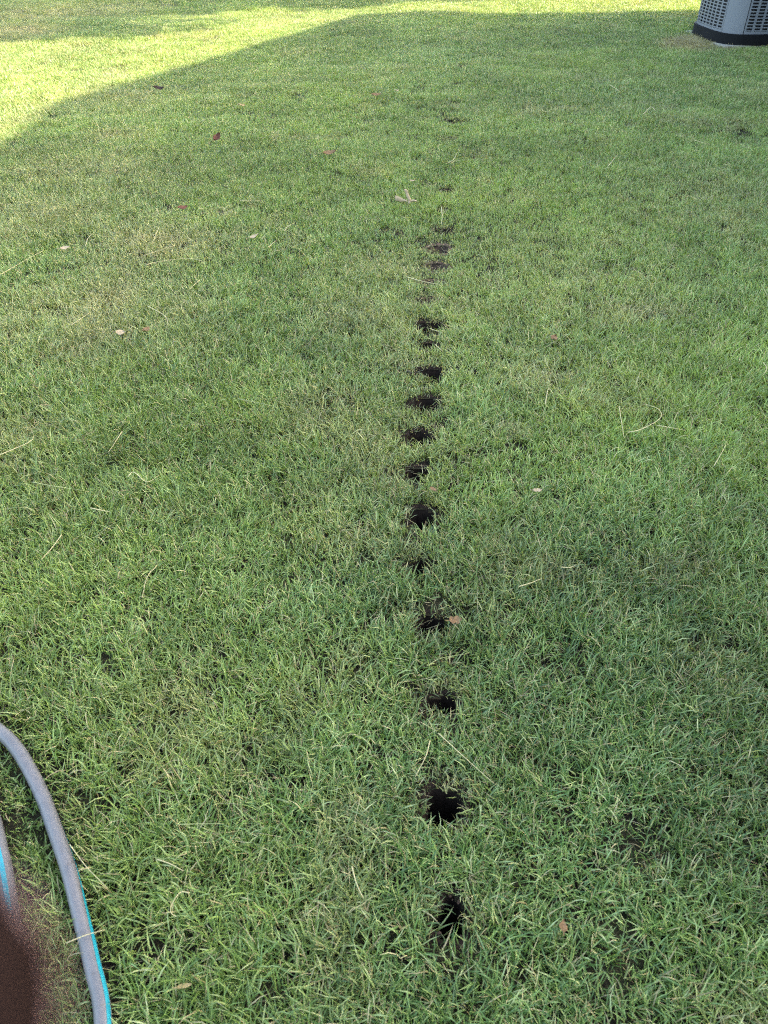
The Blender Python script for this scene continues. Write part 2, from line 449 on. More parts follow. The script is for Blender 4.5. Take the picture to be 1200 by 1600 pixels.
def in_view(x, y, m):
    half = 0.5 * (y * math.cos(PITCH) + CAM_H * math.sin(PITCH)) + m
    return (np.abs(x) < half)
pts = []
def scatter(x0, x1, y0, y1, dens):
    n = int((x1 - x0) * (y1 - y0) * dens)
    return rng.uniform(x0, x1, n), rng.uniform(y0, y1, n)
AC_C = (3.52, 8.71); AC_W = 0.44
def thin(x, y, jit, holepad):
    k = np.ones(len(x), bool)
    for i, (hx, hy, r, sq, op, lab) in enumerate(hole_geo):
        near = np.hypot(x - hx, y - hy) < r * 2 + .1
        if not near.any(): continue
        a = np.arctan2((y - hy) / sq, x - hx)
        d = np.hypot(x - hx, (y - hy) / sq) / (r * hole_radius(i, a))
        lim = 1.0 + holepad / r
        prob = np.clip((d - lim * 0.92) / 0.22, 0, 1)
        if op < .7: prob = np.maximum(prob, 0.5 if op < .5 else (0.7 - op) * 0.35)
        k &= ~near | (jit < prob)
    for (sx, sy, sr, am) in SCUFFS:
        d = np.hypot(x - sx, y - sy) / sr
        k &= jit > am * np.clip(1.3 - d, 0, 1)
    k &= ~((np.abs(x - AC_C[0]) < .43) & (np.abs(y - AC_C[1]) < .43))
    k &= x < 4.62
    return k
allp = []
NEAR_Y = 5.2
def view_half(y, m): return 0.5 * (y * math.cos(PITCH) + CAM_H * math.sin(PITCH)) + m
def near_zone(x, y): return (np.abs(x) < view_half(y, 0.22)) & (y < NEAR_Y) & (y > 0.18)
def band(y0, y1, dens, m, kind, near, pad):
    h = float(view_half(y1, m)); x, y = scatter(-h, h, y0, y1, dens)
    k = in_view(x, y, m) & (near_zone(x, y) == near) & thin(x, y, rng.random(len(x)), pad)
    allp.append((x[k], y[k], kind))
# near: every blade its own geometry; kind 0 close, 1 middle, 2 dry thatch
band(0.18, 3.4, 3700, .22, 0, True, .009); band(1.2, NEAR_Y, 3000, .22, 1, True, .007)
# the close and the middle turf run into one another
mixf = lambda y: np.clip((y - 1.3) / 2.0, 0, 1)
for q_ in (0, 1):
    x, y, kd = allp[q_]; f = mixf(y); k = rng.random(len(x)) < (f if kd == 1 else 1 - f); allp[q_] = (x[k], y[k], kd)
band(0.18, NEAR_Y, 420, .22, 2, True, .010)
# beyond and beside: instanced tufts; kind 3 green, 4 dry
band(-1.5, NEAR_Y, 520, 2.6, 3, False, .03); band(NEAR_Y, 12.5, 1050, 1.6, 3, False, .03); band(12.5, 18, 350, 2.0, 3, False, .03)
band(NEAR_Y, 12.5, 220, .6, 4, False, .02)
for (ax, ay, ar, an) in ((1072, 70, .26, 900), (1082, 60, .14, 300), (1130, 76, .10, 60)):
    g = ground_at(ax, ay); x = g.x + rng.normal(0, ar * .5, an); y = g.y + rng.normal(0, ar * .6, an)
    k = thin(x, y, rng.random(an), .0); allp.append((x[k], y[k], 4))

PX = np.concatenate([a for a, b, c in allp]); PY = np.concatenate([b for a, b, c in allp]); PT = np.concatenate([np.full(len(a), c) for a, b, c in allp])
n = len(PX)
dryness = np.zeros(n)
for (dx, dy, dr, am) in DRY:
    d = np.hypot(PX - dx, PY - dy) / dr
    dryness = np.maximum(dryness, am * np.clip(1.25 - d, 0, 1) * (0.55 + 0.9 * noise(PX, PY, 0.16, 9)))
dryness = np.maximum(dryness, np.clip((noise(PX, PY, 0.35, 4) * 0.6 + noise(PX, PY, 0.12, 5) * 0.5 - 0.68) * 1.5, 0, 0.5))
near_h = np.zeros(n)
for (hx, hy, r, sq, op, lab) in hole_geo:
    near_h = np.maximum(near_h, np.clip(1.9 - np.hypot(PX - hx, (PY - hy - .25 * r)) / (r * 1.15), 0, 1))
dryness = np.maximum(dryness, near_h * 0.55 * (0.4 + noise(PX, PY, 0.03, 6)))
hd = np.full(n, 9.0)
m = (PX < 0.2) & (PY < 1.8)
hd[m] = np.min(np.hypot(PX[m, None] - hose_xy[None, :, 0], PY[m, None] - hose_xy[None, :, 1]), 1)
isdry = (PT == 2) | (PT == 4)
atac = np.hypot(PX - ground_at(1074, 68).x, PY - ground_at(1074, 68).y) < .24
keep = ~(atac & ~isdry & (rng.random(n) < .6)) & ~(isdry & ~atac & (rng.random(n) > 0.30 + dryness * 1.1)) & ~(~isdry & (hd < 0.012))
lush = np.clip(noise(PX, PY, 0.5, 11) * 0.7 + noise(PX, PY, 0.14, 12) * 0.6 - 0.15, 0, 1)
scale = 0.62 + 0.58 * lush + 0.22 * rng.random(n)
scale *= np.where(hd < 0.04, 0.62, 1.0) * (1 - 0.45 * near_h)
scale *= np.where(isdry, 0.9, 1.0)
yel = np.clip(noise(PX, PY, 1.1, 21) * 0.75 + noise(PX, PY, 0.25, 22) * 0.45 - 0.32 + rng.normal(0, .10, n), 0, 1)
yel = np.clip(yel + np.interp(PY, [0, 1.0, 2.0, 4.5, 6, 12], [-.12, -.08, .12, .20, .12, .10]) + 0.25 * np.exp(-((PX - 0.9) ** 2 + (PY - 2.9) ** 2) / 0.8) - 0.12 * (PX > 1.5) * (PY > 4.5), 0, 1)
val = np.clip(np.interp(PY, [0, .9, 1.6, 3], [.42, .46, .55, .66]) + (noise(PX, PY, 0.6, 31) - .5) * 0.45 + (noise(PX, PY, 0.1, 32) - .5) * 0.5 + rng.normal(0, .10, n), 0, 1)
leanaz = noise(PX, PY, 0.55, 41) * 12.0
lean = 0.03 + 0.22 * noise(PX, PY, 0.3, 42)
rotz = rng.random(n) * 6.283
index = np.where(PT == 4, N_BIG + rng.integers(0, N_DRY, n), rng.integers(0, N_BIG, n))
lx = np.cos(leanaz) * lean; ly = np.sin(leanaz) * lean
TINT = np.stack([yel, np.clip(dryness, 0, 1), val, np.ones(n)], 1)
def grow(sel, nb, rad, lmin, lmax, wmin, wmax, dryfrac, flat, SEG):
    """single blades round each tuft centre: vertices, quads, tip triangles, blade and tint colours"""
    T = np.repeat(np.nonzero(sel)[0], nb); m_ = len(T); u = lambda a, b: rng.uniform(a, b, m_)
    bias = np.repeat(rng.random(int(sel.sum())) * 6.283, nb)
    a0 = u(0, 6.283); rr = rad * np.sqrt(u(0, 1))
    x = PX[T] + np.cos(a0) * rr; y = PY[T] + np.sin(a0) * rr
    dry = (u(0, 1) < dryfrac).astype(float)
    sc = scale[T]
    Ln = (lmin + (lmax - lmin) * u(0, 1) ** 1.3) * sc
    w = (wmin + (wmax - wmin) * u(0, 1)) * np.where(dry > 0, .65, 1.0) * (0.6 + 0.4 * sc)
    az = np.where(u(0, 1) < .5, a0 + rng.normal(0, .9, m_), bias + rng.normal(0, 1.2, m_))
    e = np.radians(u(42, 88)) * (1 - flat) + np.radians(u(2, 25)) * flat
    e1 = np.radians(u(-40, 70)) * (1 - flat) + np.radians(u(-15, 20)) * flat
    z = u(-.004, .008) + flat * u(0, .020) + dry * u(0, .012)
    roll = rng.normal(0, .6, m_); curl = rng.normal(0, .55, m_); v_ = u(0, 1)
    ca, sa = np.cos(leanaz[T]) * lean[T], np.sin(leanaz[T]) * lean[T]
    p = np.stack([x, y, z], 1); base = gz(x, y)
    per = 2 * SEG + 1
    Vt = np.empty((m_, per, 3), np.float32); Al = np.empty(per, np.float32)
    for s_ in range(SEG + 1):
        t = s_ / SEG; el = e + (e1 - e) * t ** .9; ah = az + curl * t
        d = np.stack([np.cos(ah) * np.cos(el) + ca * t, np.sin(ah) * np.cos(el) + sa * t, np.sin(el)], 1)
        side = np.stack([-np.sin(ah), np.cos(ah), 0 * ah], 1); up = np.cross(d, side)
        wv = side * np.cos(roll)[:, None] + up * np.sin(roll)[:, None]
        f = .75 + .5 * t if t < .4 else (1 - t) * 1.45 + .08
        o_ = np.stack([0 * x, 0 * x, base], 1)
        if s_ == SEG: Vt[:, 2 * s_] = p + o_; Al[2 * s_] = t
        else:
            hw_ = (wv * (w * f * .5)[:, None])
            Vt[:, 2 * s_] = p + o_ - hw_; Vt[:, 2 * s_ + 1] = p + o_ + hw_; Al[2 * s_:2 * s_ + 2] = t
        p = p + d * (Ln / SEG)[:, None]; p[:, 2] = np.maximum(p[:, 2], .001)
    B = np.ones((m_, per, 4), np.float32); B[:, :, 0] = v_[:, None]; B[:, :, 1] = dry[:, None]; B[:, :, 2] = Al[None]
    TT = np.repeat(TINT[T][:, None, :], per, 1).astype(np.float32)
    b0 = (np.arange(m_) * per)[:, None]
    Q = np.concatenate([b0 + np.array([[2 * k_, 2 * k_ + 1, 2 * k_ + 3, 2 * k_ + 2]]) for k_ in range(SEG - 1)]) if SEG > 1 else np.zeros((0, 4), int)
    Tr = b0 + np.array([[2 * SEG - 2, 2 * SEG - 1, 2 * SEG]])
    return Vt.reshape(-1, 3), Q, Tr, B.reshape(-1, 4), TT.reshape(-1, 4)
parts = [grow(keep & (PT == 0), 15, .019, .020, .056, .0017, .0038, .08, 0, 3),
         grow(keep & (PT == 1), 12, .022, .018, .042, .0016, .0032, .10, 0, 2),
         grow(keep & (PT == 2), 10, .040, .022, .070, .0010, .0018, .85, .85, 2)]
offs = np.cumsum([0] + [len(a[0]) for a in parts])
VV = np.concatenate([a[0] for a in parts]); QQ = np.concatenate([a[1] + o_ for a, o_ in zip(parts, offs)]); TR = np.concatenate([a[2] + o_ for a, o_ in zip(parts, offs)])
me = bpy.data.meshes.new('near_grass')
me.vertices.add(len(VV)); me.vertices.foreach_set('co', VV.ravel())
li = np.concatenate([QQ.ravel(), TR.ravel()]).astype(np.int32)
me.loops.add(len(li)); me.loops.foreach_set('vertex_index', li)
ls = np.concatenate([np.arange(len(QQ)) * 4, len(QQ) * 4 + np.arange(len(TR)) * 3]).astype(np.int32)
me.polygons.add(len(ls)); me.polygons.foreach_set('loop_start', ls)
me.polygons.foreach_set('use_smooth', np.ones(len(ls), bool))
for nm, k_ in (('blade', 3), ('tint', 4)):
    a = me.attributes.new(nm, 'FLOAT_COLOR', 'POINT'); a.data.foreach_set('color', np.concatenate([q_[k_] for q_ in parts]).ravel())
me.materials.append(M['grass_near']); me.update(calc_edges=True)
near = bpy.data.objects.new('lawn_grass', me); col.objects.link(near)
tag(near, 'short green lawn grass in the foreground around the line of dug holes', 'grass', kind='stuff')
print('near grass tris', 2 * len(QQ) + len(TR))
sel = keep & (PT >= 3)
P = np.stack([PX, PY, gz(PX, PY) - 0.001], 1)[sel]
gm = bpy.data.meshes.new('lawn_grass'); gm.vertices.add(len(P)); gm.vertices.foreach_set('co', P.astype(np.float32).ravel())
def attr(name, typ, data, key):
    a = gm.attributes.new(name, typ, 'POINT'); a.data.foreach_set(key, np.ascontiguousarray(data).ravel())
attr('rot', 'FLOAT_VECTOR', np.stack([lx, ly, rotz], 1)[sel].astype(np.float32), 'vector')
attr('scl', 'FLOAT', scale[sel].astype(np.float32), 'value')
attr('idx', 'INT', index[sel].astype(np.int32), 'value')
attr('tint', 'FLOAT_COLOR', np.stack([yel, np.clip(dryness, 0, 1), val, np.ones(n)], 1)[sel].astype(np.float32), 'color')
gm.materials.append(M['grass']); gm.update()
lawn = bpy.data.objects.new('lawn_grass', gm); col.objects.link(lawn)
tag(lawn, 'far lawn grass, partly sunlit, with straw coloured patches near the air conditioner', 'grass', kind='stuff')
ng = bpy.data.node_groups.new('grass_scatter', 'GeometryNodeTree')
ng.interface.new_socket('Geometry', in_out='INPUT', socket_type='NodeSocketGeometry')
ng.interface.new_socket('Geometry', in_out='OUTPUT', socket_type='NodeSocketGeometry')
gi = ng.nodes.new('NodeGroupInput'); go = ng.nodes.new('NodeGroupOutput')
ci = ng.nodes.new('GeometryNodeCollectionInfo'); ci.inputs['Collection'].default_value = clump_col
ci.inputs['Separate Children'].default_value = True; ci.inputs['Reset Children'].default_value = True
iop = ng.nodes.new('GeometryNodeInstanceOnPoints'); iop.inputs['Pick Instance'].default_value = True
def named(nm, dt):
    nd = ng.nodes.new('GeometryNodeInputNamedAttribute'); nd.data_type = dt; nd.inputs['Name'].default_value = nm
    return nd.outputs['Attribute']
L = ng.links.new
L(gi.outputs[0], iop.inputs['Points']); L(ci.outputs[0], iop.inputs['Instance'])
L(named('idx', 'INT'), iop.inputs['Instance Index'])
e2r = ng.nodes.new('FunctionNodeEulerToRotation'); L(named('rot', 'FLOAT_VECTOR'), e2r.inputs[0]); L(e2r.outputs[0], iop.inputs['Rotation'])
L(named('scl', 'FLOAT'), iop.inputs['Scale'])
L(iop.outputs[0], go.inputs[0])
md = lawn.modifiers.new('scatter', 'NODES'); md.node_group = ng
print('grass tufts', len(P))

# ------------------------------------------------------------------ tubes
def tube(path, radius, sides=10, cap=True):
    V = []; F = []; N = len(path)
    up = Vector((0, 0, 1))
    for i, p in enumerate(path):
        t = (path[min(i + 1, N - 1)] - path[max(i - 1, 0)]).normalized()
        s = t.cross(up); s = s.normalized() if s.length > 1e-4 else Vector((1, 0, 0))
        u = s.cross(t).normalized()
        rad = radius(i / (N - 1)) if callable(radius) else radius
        for j in range(sides):
            a = 2 * math.pi * j / sides
            V.append(p + (s * math.cos(a) + u * math.sin(a)) * rad)
    for i in range(N - 1):
        for j in range(sides):
            a = i * sides + j; b = i * sides + (j + 1) % sides
            F.append((a, a + sides, b + sides, b))
    if cap:
        F.append(tuple(range(sides))); F.append(tuple(reversed(range((N - 1) * sides, N * sides))))
    return V, F

# ------------------------------------------------------------------ garden hose
hroot = empty('garden_hose', (hose_path[0].x, hose_path[0].y, 0))
tag(hroot, 'pale grey garden hose with a turquoise stripe, coiled on the grass', 'hose')
off = -hroot.location
V, F = tube([p + off for p in hose_path], HOSE_R, 20)
mesh_obj('hose_tube', V, F, M['hose'], hroot, True)
SV = []; SF = []; N = len(hose_path)
# the stripe twists slowly round the tube
i_first = 50; i_last = 130
for i, p in enumerate(hose_path):
    t = (hose_path[min(i + 1, N - 1)] - hose_path[max(i - 1, 0)]).normalized()
    s = t.cross(Vector((0, 0, 1))).normalized(); u = s.cross(t).normalized()
    # angle measured from straight up (u) towards the outer side (-s)
    tw = np.interp(i, [0, 50, 80, 100, 118, 130, 180, 225, 245, 275, N], [150, 120, 112, 92, 58, 52, 20, -15, -5, 10, 30])
    for da in (-17, -6, 6, 17):
        a = R(tw + da)
        SV.append(p + off + (u * math.cos(a) - s * math.sin(a)) * (HOSE_R + 0.0005))
for i in range(N - 1):
    for j in range(3):
        a = i * 4 + j; SF.append((a, a + 1, a + 5, a + 4))
mesh_obj('stripe', SV, SF, M['stripe'], hroot, True)
for e in (0, N - 1):
    d = (hose_path[1] - hose_path[0]).normalized() if e == 0 else (hose_path[-2] - hose_path[-1]).normalized()
    V, F = tube([hose_path[e] + off + d * k for k in (0.03, 0.0, -0.001, -0.02, -0.021)], lambda t: 0.0150 if t < .3 else 0.0175, 12)
    mesh_obj('coupling', V, F, M['coupling'], hroot)

# ------------------------------------------------------------------ loose straws on the turf (photo points, thickness px, label, greenish)
STRAWS = [
 ([(966,640),(971,670),(974,687)], 'short pale straw standing left of the looped straw', 0),
 ([(980,678),(999,676),(1025,662),(1033,650),(1026,641),(1008,635)], 'pale straw bent into a loop, right of the line of holes', 0),
 ([(1025,669),(1070,676)], 'straight pale straw just below right of the looped straw', 0),
 ([(1115,730),(1125,713),(1134,696)], 'slanting pale straw near the right edge below the looped straw', 0),
 ([(876,889),(890,889),(900,886)], 'short pale straw right of the small round hole', 0),
 ([(851,637),(856,613),(863,620)], 'small bent straw in the yellowish grass right of the holes', 0),
 ([(1192,567),(1198,576),(1193,585)], 'small curled straw at the right edge above the looped straw', 0),
 ([(685,1146),(728,1186),(771,1227)], 'long straight pale straw slanting down right above the largest hole', 0),
 ([(672,1157),(665,1185),(649,1214)], 'curved pale straw just left of the long slanting one above the largest hole', 0),
 ([(810,921),(828,915),(845,907)], 'thin pale straw right of the line, between fourth and fifth holes', 0),
 ([(667,1039),(690,1027),(732,1021)], 'arched green yellow stem between the third and fourth holes', 1),
 ([(247,1345),(268,1353),(288,1365)], 'short thick pale straw right of the hose', 0),
 ([(297,1398),(283,1398),(270,1417),(268,1428),(277,1434)], 'pale straw bent like a hook right of the hose', 0),
 ([(550,1355),(557,1383),(568,1407)], 'thick tan straw left of the two nearest holes', 0),
 ([(277,1287),(350,1287)], 'thin level pale stem above the short thick straw', 1),
 ([(111,1323),(134,1353),(170,1391)], 'long pale straw leaning against the right side of the hose', 0),
 ([(103,1473),(135,1461),(164,1452)], 'pale straw lying across the top of the hose', 0),
 ([(192,678),(182,695),(171,712)], 'short yellow straw standing out at middle left', 0),
 ([(200,747),(210,741),(230,755),(249,744)], 'zigzag pale straw below the short yellow one at left', 0),
 ([(50,755),(90,763),(132,768)], 'long thin level straw left of the zigzag straw', 1),
 ([(0,717),(47,697),(55,688)], 'pale straw reaching in from the left edge above the long level one', 0),
 ([(245,883),(230,902),(222,933)], 'curved pale straw below the zigzag one, above the hose', 0),
 ([(97,838),(80,856),(63,873)], 'straight slanting straw near the left edge above the hose', 0),
 ([(142,797),(172,803)], 'tiny level straw between the zigzag and the slanting straw', 0),
 ([(372,622),(405,628),(435,633)], 'nearly level thin straw midway between the left edge and the holes', 1),
 ([(248,353),(243,366),(237,380)], 'upright straw rising from the straw coloured patch at upper left', 0),
 ([(227,410),(253,403),(293,399),(320,405)], 'long wavy straw below the straw coloured patch at upper left', 0),
 ([(0,427),(33,408),(67,390)], 'long straw from the left edge pointing to the pale oval leaf', 0),
 ([(133,382),(137,370),(147,362)], 'bent straw right of the pale oval leaf', 0),
 ([(230,475),(257,490),(262,507)], 'bent pale straw right of the dry patch at left', 0),
 ([(312,433),(292,450)], 'short slanting straw below the long wavy straw', 0),
 ([(110,503),(140,483)], 'slanting straw in the dry patch at left', 0),
 ([(223,395),(273,380)], 'slanting straw lying in the straw coloured patch at upper left', 0),
 ([(213,305),(185,317)], 'slanting straw above the straw coloured patch at upper left', 1),
 ([(637,429),(660,436),(685,442)], 'straight straw lying across a dim hole', 0),
 ([(690,320),(691,334),(690,347)], 'upright pale straw in the upper line of holes', 0),
 ([(747,391),(757,396),(765,404)], 'short yellow straw right of the reddish scrape', 1),
 ([(700,256),(708,250),(714,240)], 'longer straw of the small bundle by the upper line of holes', 0),
 ([(704,257),(712,252),(719,253)], 'lower straw of the small bundle by the upper line of holes', 0),
 ([(680,535),(692,550)], 'short pale straw right of a shallow brown hole', 0),
 ([(672,510),(692,519)], 'short pale straw across the rim of the clear dark hole', 0),
 ([(1005,180),(1017,168),(1024,175)], 'pale straw bent like a peak below the air conditioner', 0),
 ([(950,260),(966,238)], 'upright slanting straw in the upper right lawn', 0),
 ([(1085,216),(1105,223)], 'short level straw below the straw bent like a peak', 0),
 ([(953,130),(970,142)], 'small pale straw up left of the straw bent like a peak', 0),
 ([(375,312),(410,312)], 'level pale straw between the reddish leaf and the small pale leaf', 0),
 ([(521,307),(558,310)], 'level yellow stem left of the pale forked leaf', 1),
 ([(444,358),(450,352),(460,346)], 'bent pale straw right of the small pale leaf', 0),
 ([(419,382),(431,371)], 'slanting pale straw below the small pale leaf', 0),
 ([(427,387),(446,385)], 'level pale straw below the slanting one under the small pale leaf', 0),
]
for si, (pp, lab, gr) in enumerate(STRAWS):
    rr = random.Random(si)
    pts3 = []
    for j, (a, b) in enumerate(pp):
        g = ground_at(a, b, 0.046)
        g.z = float(gz(g.x, g.y)) + ((0.050 if gr else 0.053) if g.y < 2.4 else (0.042 if gr else 0.046)) + rr.uniform(-.004, .004)
        if lab.startswith('pale straw lying across the top of the hose'): g = ground_at(a, b, 0.046); g.z = 0.0445 + 0.002 * (j == 1)
        pts3.append(g)
    path = catmull(pts3, 5)
    zc = path[0].y * math.cos(PITCH) + CAM_H * math.sin(PITCH)
    w = 0.9 * max(0.0011, min(0.0024, 0.00105 * zc ** 0.5)) * rr.uniform(.8, 1.15) * (0.75 if gr else 1)
    o0 = Vector((path[0].x, path[0].y, path[0].z))
    V, F = tube([p - o0 for p in path], lambda t: w * (1.0 - 0.55 * t) , 5)
    o = mesh_obj('dry_straw', V, F, M['straw_green'] if gr else M['straw'], None, True)
    o.location = o0
    tag(o, lab, 'straw', 'loose straws lying on the lawn')

# ------------------------------------------------------------------ fallen leaves
def leaf(px, py, size, mat, lab, lobes=0, rz=0.0, tilt=(0, 0), aspect=0.5, curl=0.35, z=0.040):
    g = ground_at(px, py, z)
    root = empty('fallen_leaf', (g.x, g.y, float(gz(g.x, g.y)) + z), rz)
    root.rotation_euler = (tilt[0], tilt[1], rz)
    tag(root, lab, 'leaf', 'fallen leaves on the lawn')
    nu, nv = 14, 6; V = []; F = []
    for i in range(nu + 1):
        t = i / nu
        wdt = math.sin(math.pi * min(1, t * 0.97 + .03)) ** 0.75 * aspect * size * 0.5
        if lobes: wdt *= 0.45 + 0.75 * abs(math.sin(math.pi * lobes * t + .4))
        for j in range(nv + 1):
            s = j / nv * 2 - 1
            V.append(((t - .5) * size, s * wdt, curl * size * (s * s * 0.35 * aspect + (t - .5) ** 2 * 0.9) + 0.02 * size * math.sin(9 * t + 5 * s)))
    for i in range(nu):
        for j in range(nv):
            a = i * (nv + 1) + j; F.append((a, a + nv + 1, a + nv + 2, a + 1))
    b = mesh_obj('blade', V, F, M[mat], root, True)
    sm = b.modifiers.new('thickness', 'SOLIDIFY'); sm.thickness = 0.0006
    p0 = Vector((-.5 * size, 0, curl * size * .225)); 
    V, F = tube([p0 + Vector((-.3 * size * k, 0.03 * size * k * k, .05 * size * k)) for k in (-.3, 0, .4, .7, 1)], 0.0008 + .008 * size, 5)
    mesh_obj('stalk', V, F, M[mat], root, True)
    return root
def forked_leaf(px, py):
    g = ground_at(px, py, 0.045)
    root = empty('fallen_leaf', (g.x, g.y, float(gz(g.x, g.y)) + 0.030))
    tag(root, 'pale dried leaf torn into two upright lobes, left of the upper holes', 'leaf', 'fallen leaves on the lawn')
    def lobe(pts, ws):
        V = []; F = []
        for (p, w) in zip(pts, ws):
            for s, dz in ((-1, .006), (0, 0), (1, .006)): V.append((p[0] + s * w * p[3], p[1] + dz + s * w * .2, p[2] + s * w * p[4]))
        for i in range(len(pts) - 1):
            for j in range(2):
                a = i * 3 + j; F.append((a, a + 3, a + 4, a + 1))
        o = mesh_obj('lobe', V, F, M['leaf_pale'], root, True)
        sm = o.modifiers.new('thickness', 'SOLIDIFY'); sm.thickness = 0.0012
        ss = o.modifiers.new('round', 'SUBSURF'); ss.levels = 1; ss.render_levels = 2
    lobe([(-.052, .0, .026, .1, 1), (-.046, .0, .018, .1, 1), (-.034, .0, .017, .15, 1), (-.020, 0, .010, .2, 1), (-.006, 0, .009, .2, 1), (.012, -.005, .006, .3, 1)], [.006, .016, .010, .012, .005, .004])
    lobe([(-.004, .01, .062, 1, .2), (.002, .006, .056, 1, .5), (.010, .006, .044, 1, .3), (.013, 0, .030, 1, .2), (.022, -.004, .018, 1, .1), (.024, -.004, .006, 1, .1), (.020, -.01, -.004, 1, .1)], [.003, .009, .006, .010, .007, .011, .004])
    lobe([(.030, -.004, .006, .2, 1), (.040, -.004, .010, .2, 1), (.052, -.004, .008, .2, 1), (.064, -.004, .006, .2, 1)], [.004, .007, .004, .002])
forked_leaf(633, 309)
leaf(397, 366, .045, 'leaf_pale', 'small pale leaf flake at upper left centre, left of the forked leaf', 1, 0.3, (0.2, -.3), .45)
leaf(340, 217, .055, 'leaf_red', 'curled reddish brown leaf in the upper left lawn', 0, 0.7, (.5, -.5), .7, .9, .05)
leaf(515, 240, .075, 'leaf_tan', 'flat tan leaf between the reddish leaf and the upper holes', 0, 0.15, (.3, -.1), .5, .5)
leaf(101, 385, .042, 'leaf_pale', 'pale oval leaf near the left edge', 0, 0.2, (.2, -.1), .6, .3)
leaf(187, 516, .032, 'leaf_pale', 'small round pale leaf beside the dry patch at left', 0, 0.2, (.3, .1), .8, .3)
leaf(228, 511, .035, 'leaf_tan', 'tiny tan leaf right of the small round pale leaf', 0, 1.2, (.3, .1), .6, .3)
leaf(865, 526, .045, 'leaf_tan', 'small tan leaf alone in the grass right of the holes', 0, 1.1, (.3, .2), .6, .4)
leaf(879, 1449, .021, 'leaf_tan', 'small brown leaf bit right of the nearest hole', 1, 1.4, (.3, .2), .6, .4)
leaf(588, 149, .07, 'leaf_tan', 'far brownish leaf left of the upper holes', 0, .1, (.3, 0), .5, .4)
leaf(677, 766, .032, 'leaf_tan', 'tiny orange tan leaf right of the seventh hole', 0, 1.9, (.2, .3), .5, .4)
leaf(711, 970, .030, 'leaf_tan', 'crumpled tan leaf bit right of the fourth hole from the bottom', 2, .2, (.2, .1), .7, .5, .032)
leaf(378, 168, .055, 'leaf_yellow', 'small pale yellow leaf right of the sunlit grass edge', 0, .9, (.3, .2), .7, .3)
leaf(248, 140, .07, 'leaf_dark', 'small dark curled leaf near the sunlit grass edge', 0, .3, (.5, .2), .5, .8, .05)
leaf(285, 323, .05, 'leaf_red', 'tiny dull red leaf below the curled reddish leaf', 0, .6, (.4, .1), .5, .5)
leaf(839, 768, .026, 'leaf_pale', 'pale ragged leaf flake right of the seventh hole', 2, .2, (.2, .1), .5, .3)
leaf(288, 1541, .022, 'leaf_yellow', 'narrow yellow leaf at the bottom, right of the hose', 0, .25, (.2, .1), .3, .3)
leaf(644, 282, .03, 'leaf_pale', 'tiny pale flake above the forked leaf', 0, .25, (.2, .1), .5, .3)
leaf(620, 142, .04, 'leaf_pale', 'tiny pale flake beside the far bare patch', 0, .7, (.2, .1), .5, .3)

# ------------------------------------------------------------------ air conditioner on its pad
pad_bm = bmesh.new(); box(pad_bm, -.437, .437, -.437, .437, -.06, .018)
bmesh.ops.bevel(pad_bm, geom=pad_bm.edges[:], offset=.008, segments=2, affect='EDGES')
pad = bm_obj('concrete_pad', pad_bm, M['concrete']); pad.location = (AC_C[0], AC_C[1], 0); pad.rotation_euler = (0, 0, R(8))
tag(pad, 'low concrete slab under the grey air conditioner', 'slab')

ac = empty('air_conditioner', (AC_C[0], AC_C[1], 0.018), R(8))
tag(ac, 'grey outdoor air conditioner with louvred sides and black base, at top right', 'air conditioner')
def footprint(w, rc, bulge, t):
    """rounded, slightly bulging square; t in 0..1 once round, starting mid front (-y), clockwise from above to the left"""
    a = -math.pi / 2 - t * 2 * math.pi
    c, s = math.cos(a), math.sin(a); e = 3.3
    r = w / ((abs(c) ** e + abs(s) ** e) ** (1 / e))
    return Vector((c * r, s * r, 0))
HW = AC_W - .015; ZB0, ZB1, ZT = 0.0, 0.085, 0.84
def ring_shell(name, w, z0, z1, t0, t1, mat, parent, n=24, thick=.012, closed=False):
    V = []; F = []
    for i in range(n + 1):
        t = t0 + (t1 - t0) * i / n
        p = footprint(w, 0, 0, t); q2 = footprint(w - thick, 0, 0, t)
        V += [(p.x, p.y, z0), (p.x, p.y, z1), (q2.x, q2.y, z1), (q2.x, q2.y, z0)]
    for i in range(n):
        for j in range(4):
            a = i * 4 + j; b = i * 4 + (j + 1) % 4
            F.append((a, a + 4, b + 4, b))
    if not closed: F += [(3, 2, 1, 0), (n * 4, n * 4 + 1, n * 4 + 2, n * 4 + 3)]
    return mesh_obj(name, V, F, mat, parent, False)
base = ring_shell('base_pan', HW + .022, ZB0, ZB1, 0, 1, M['ac_dark'], ac, 96, .03, True)
ring_shell('coil', HW - .045, ZB1 - .02, ZT, 0, 1, M['ac_coil'], ac, 64, .02, True)
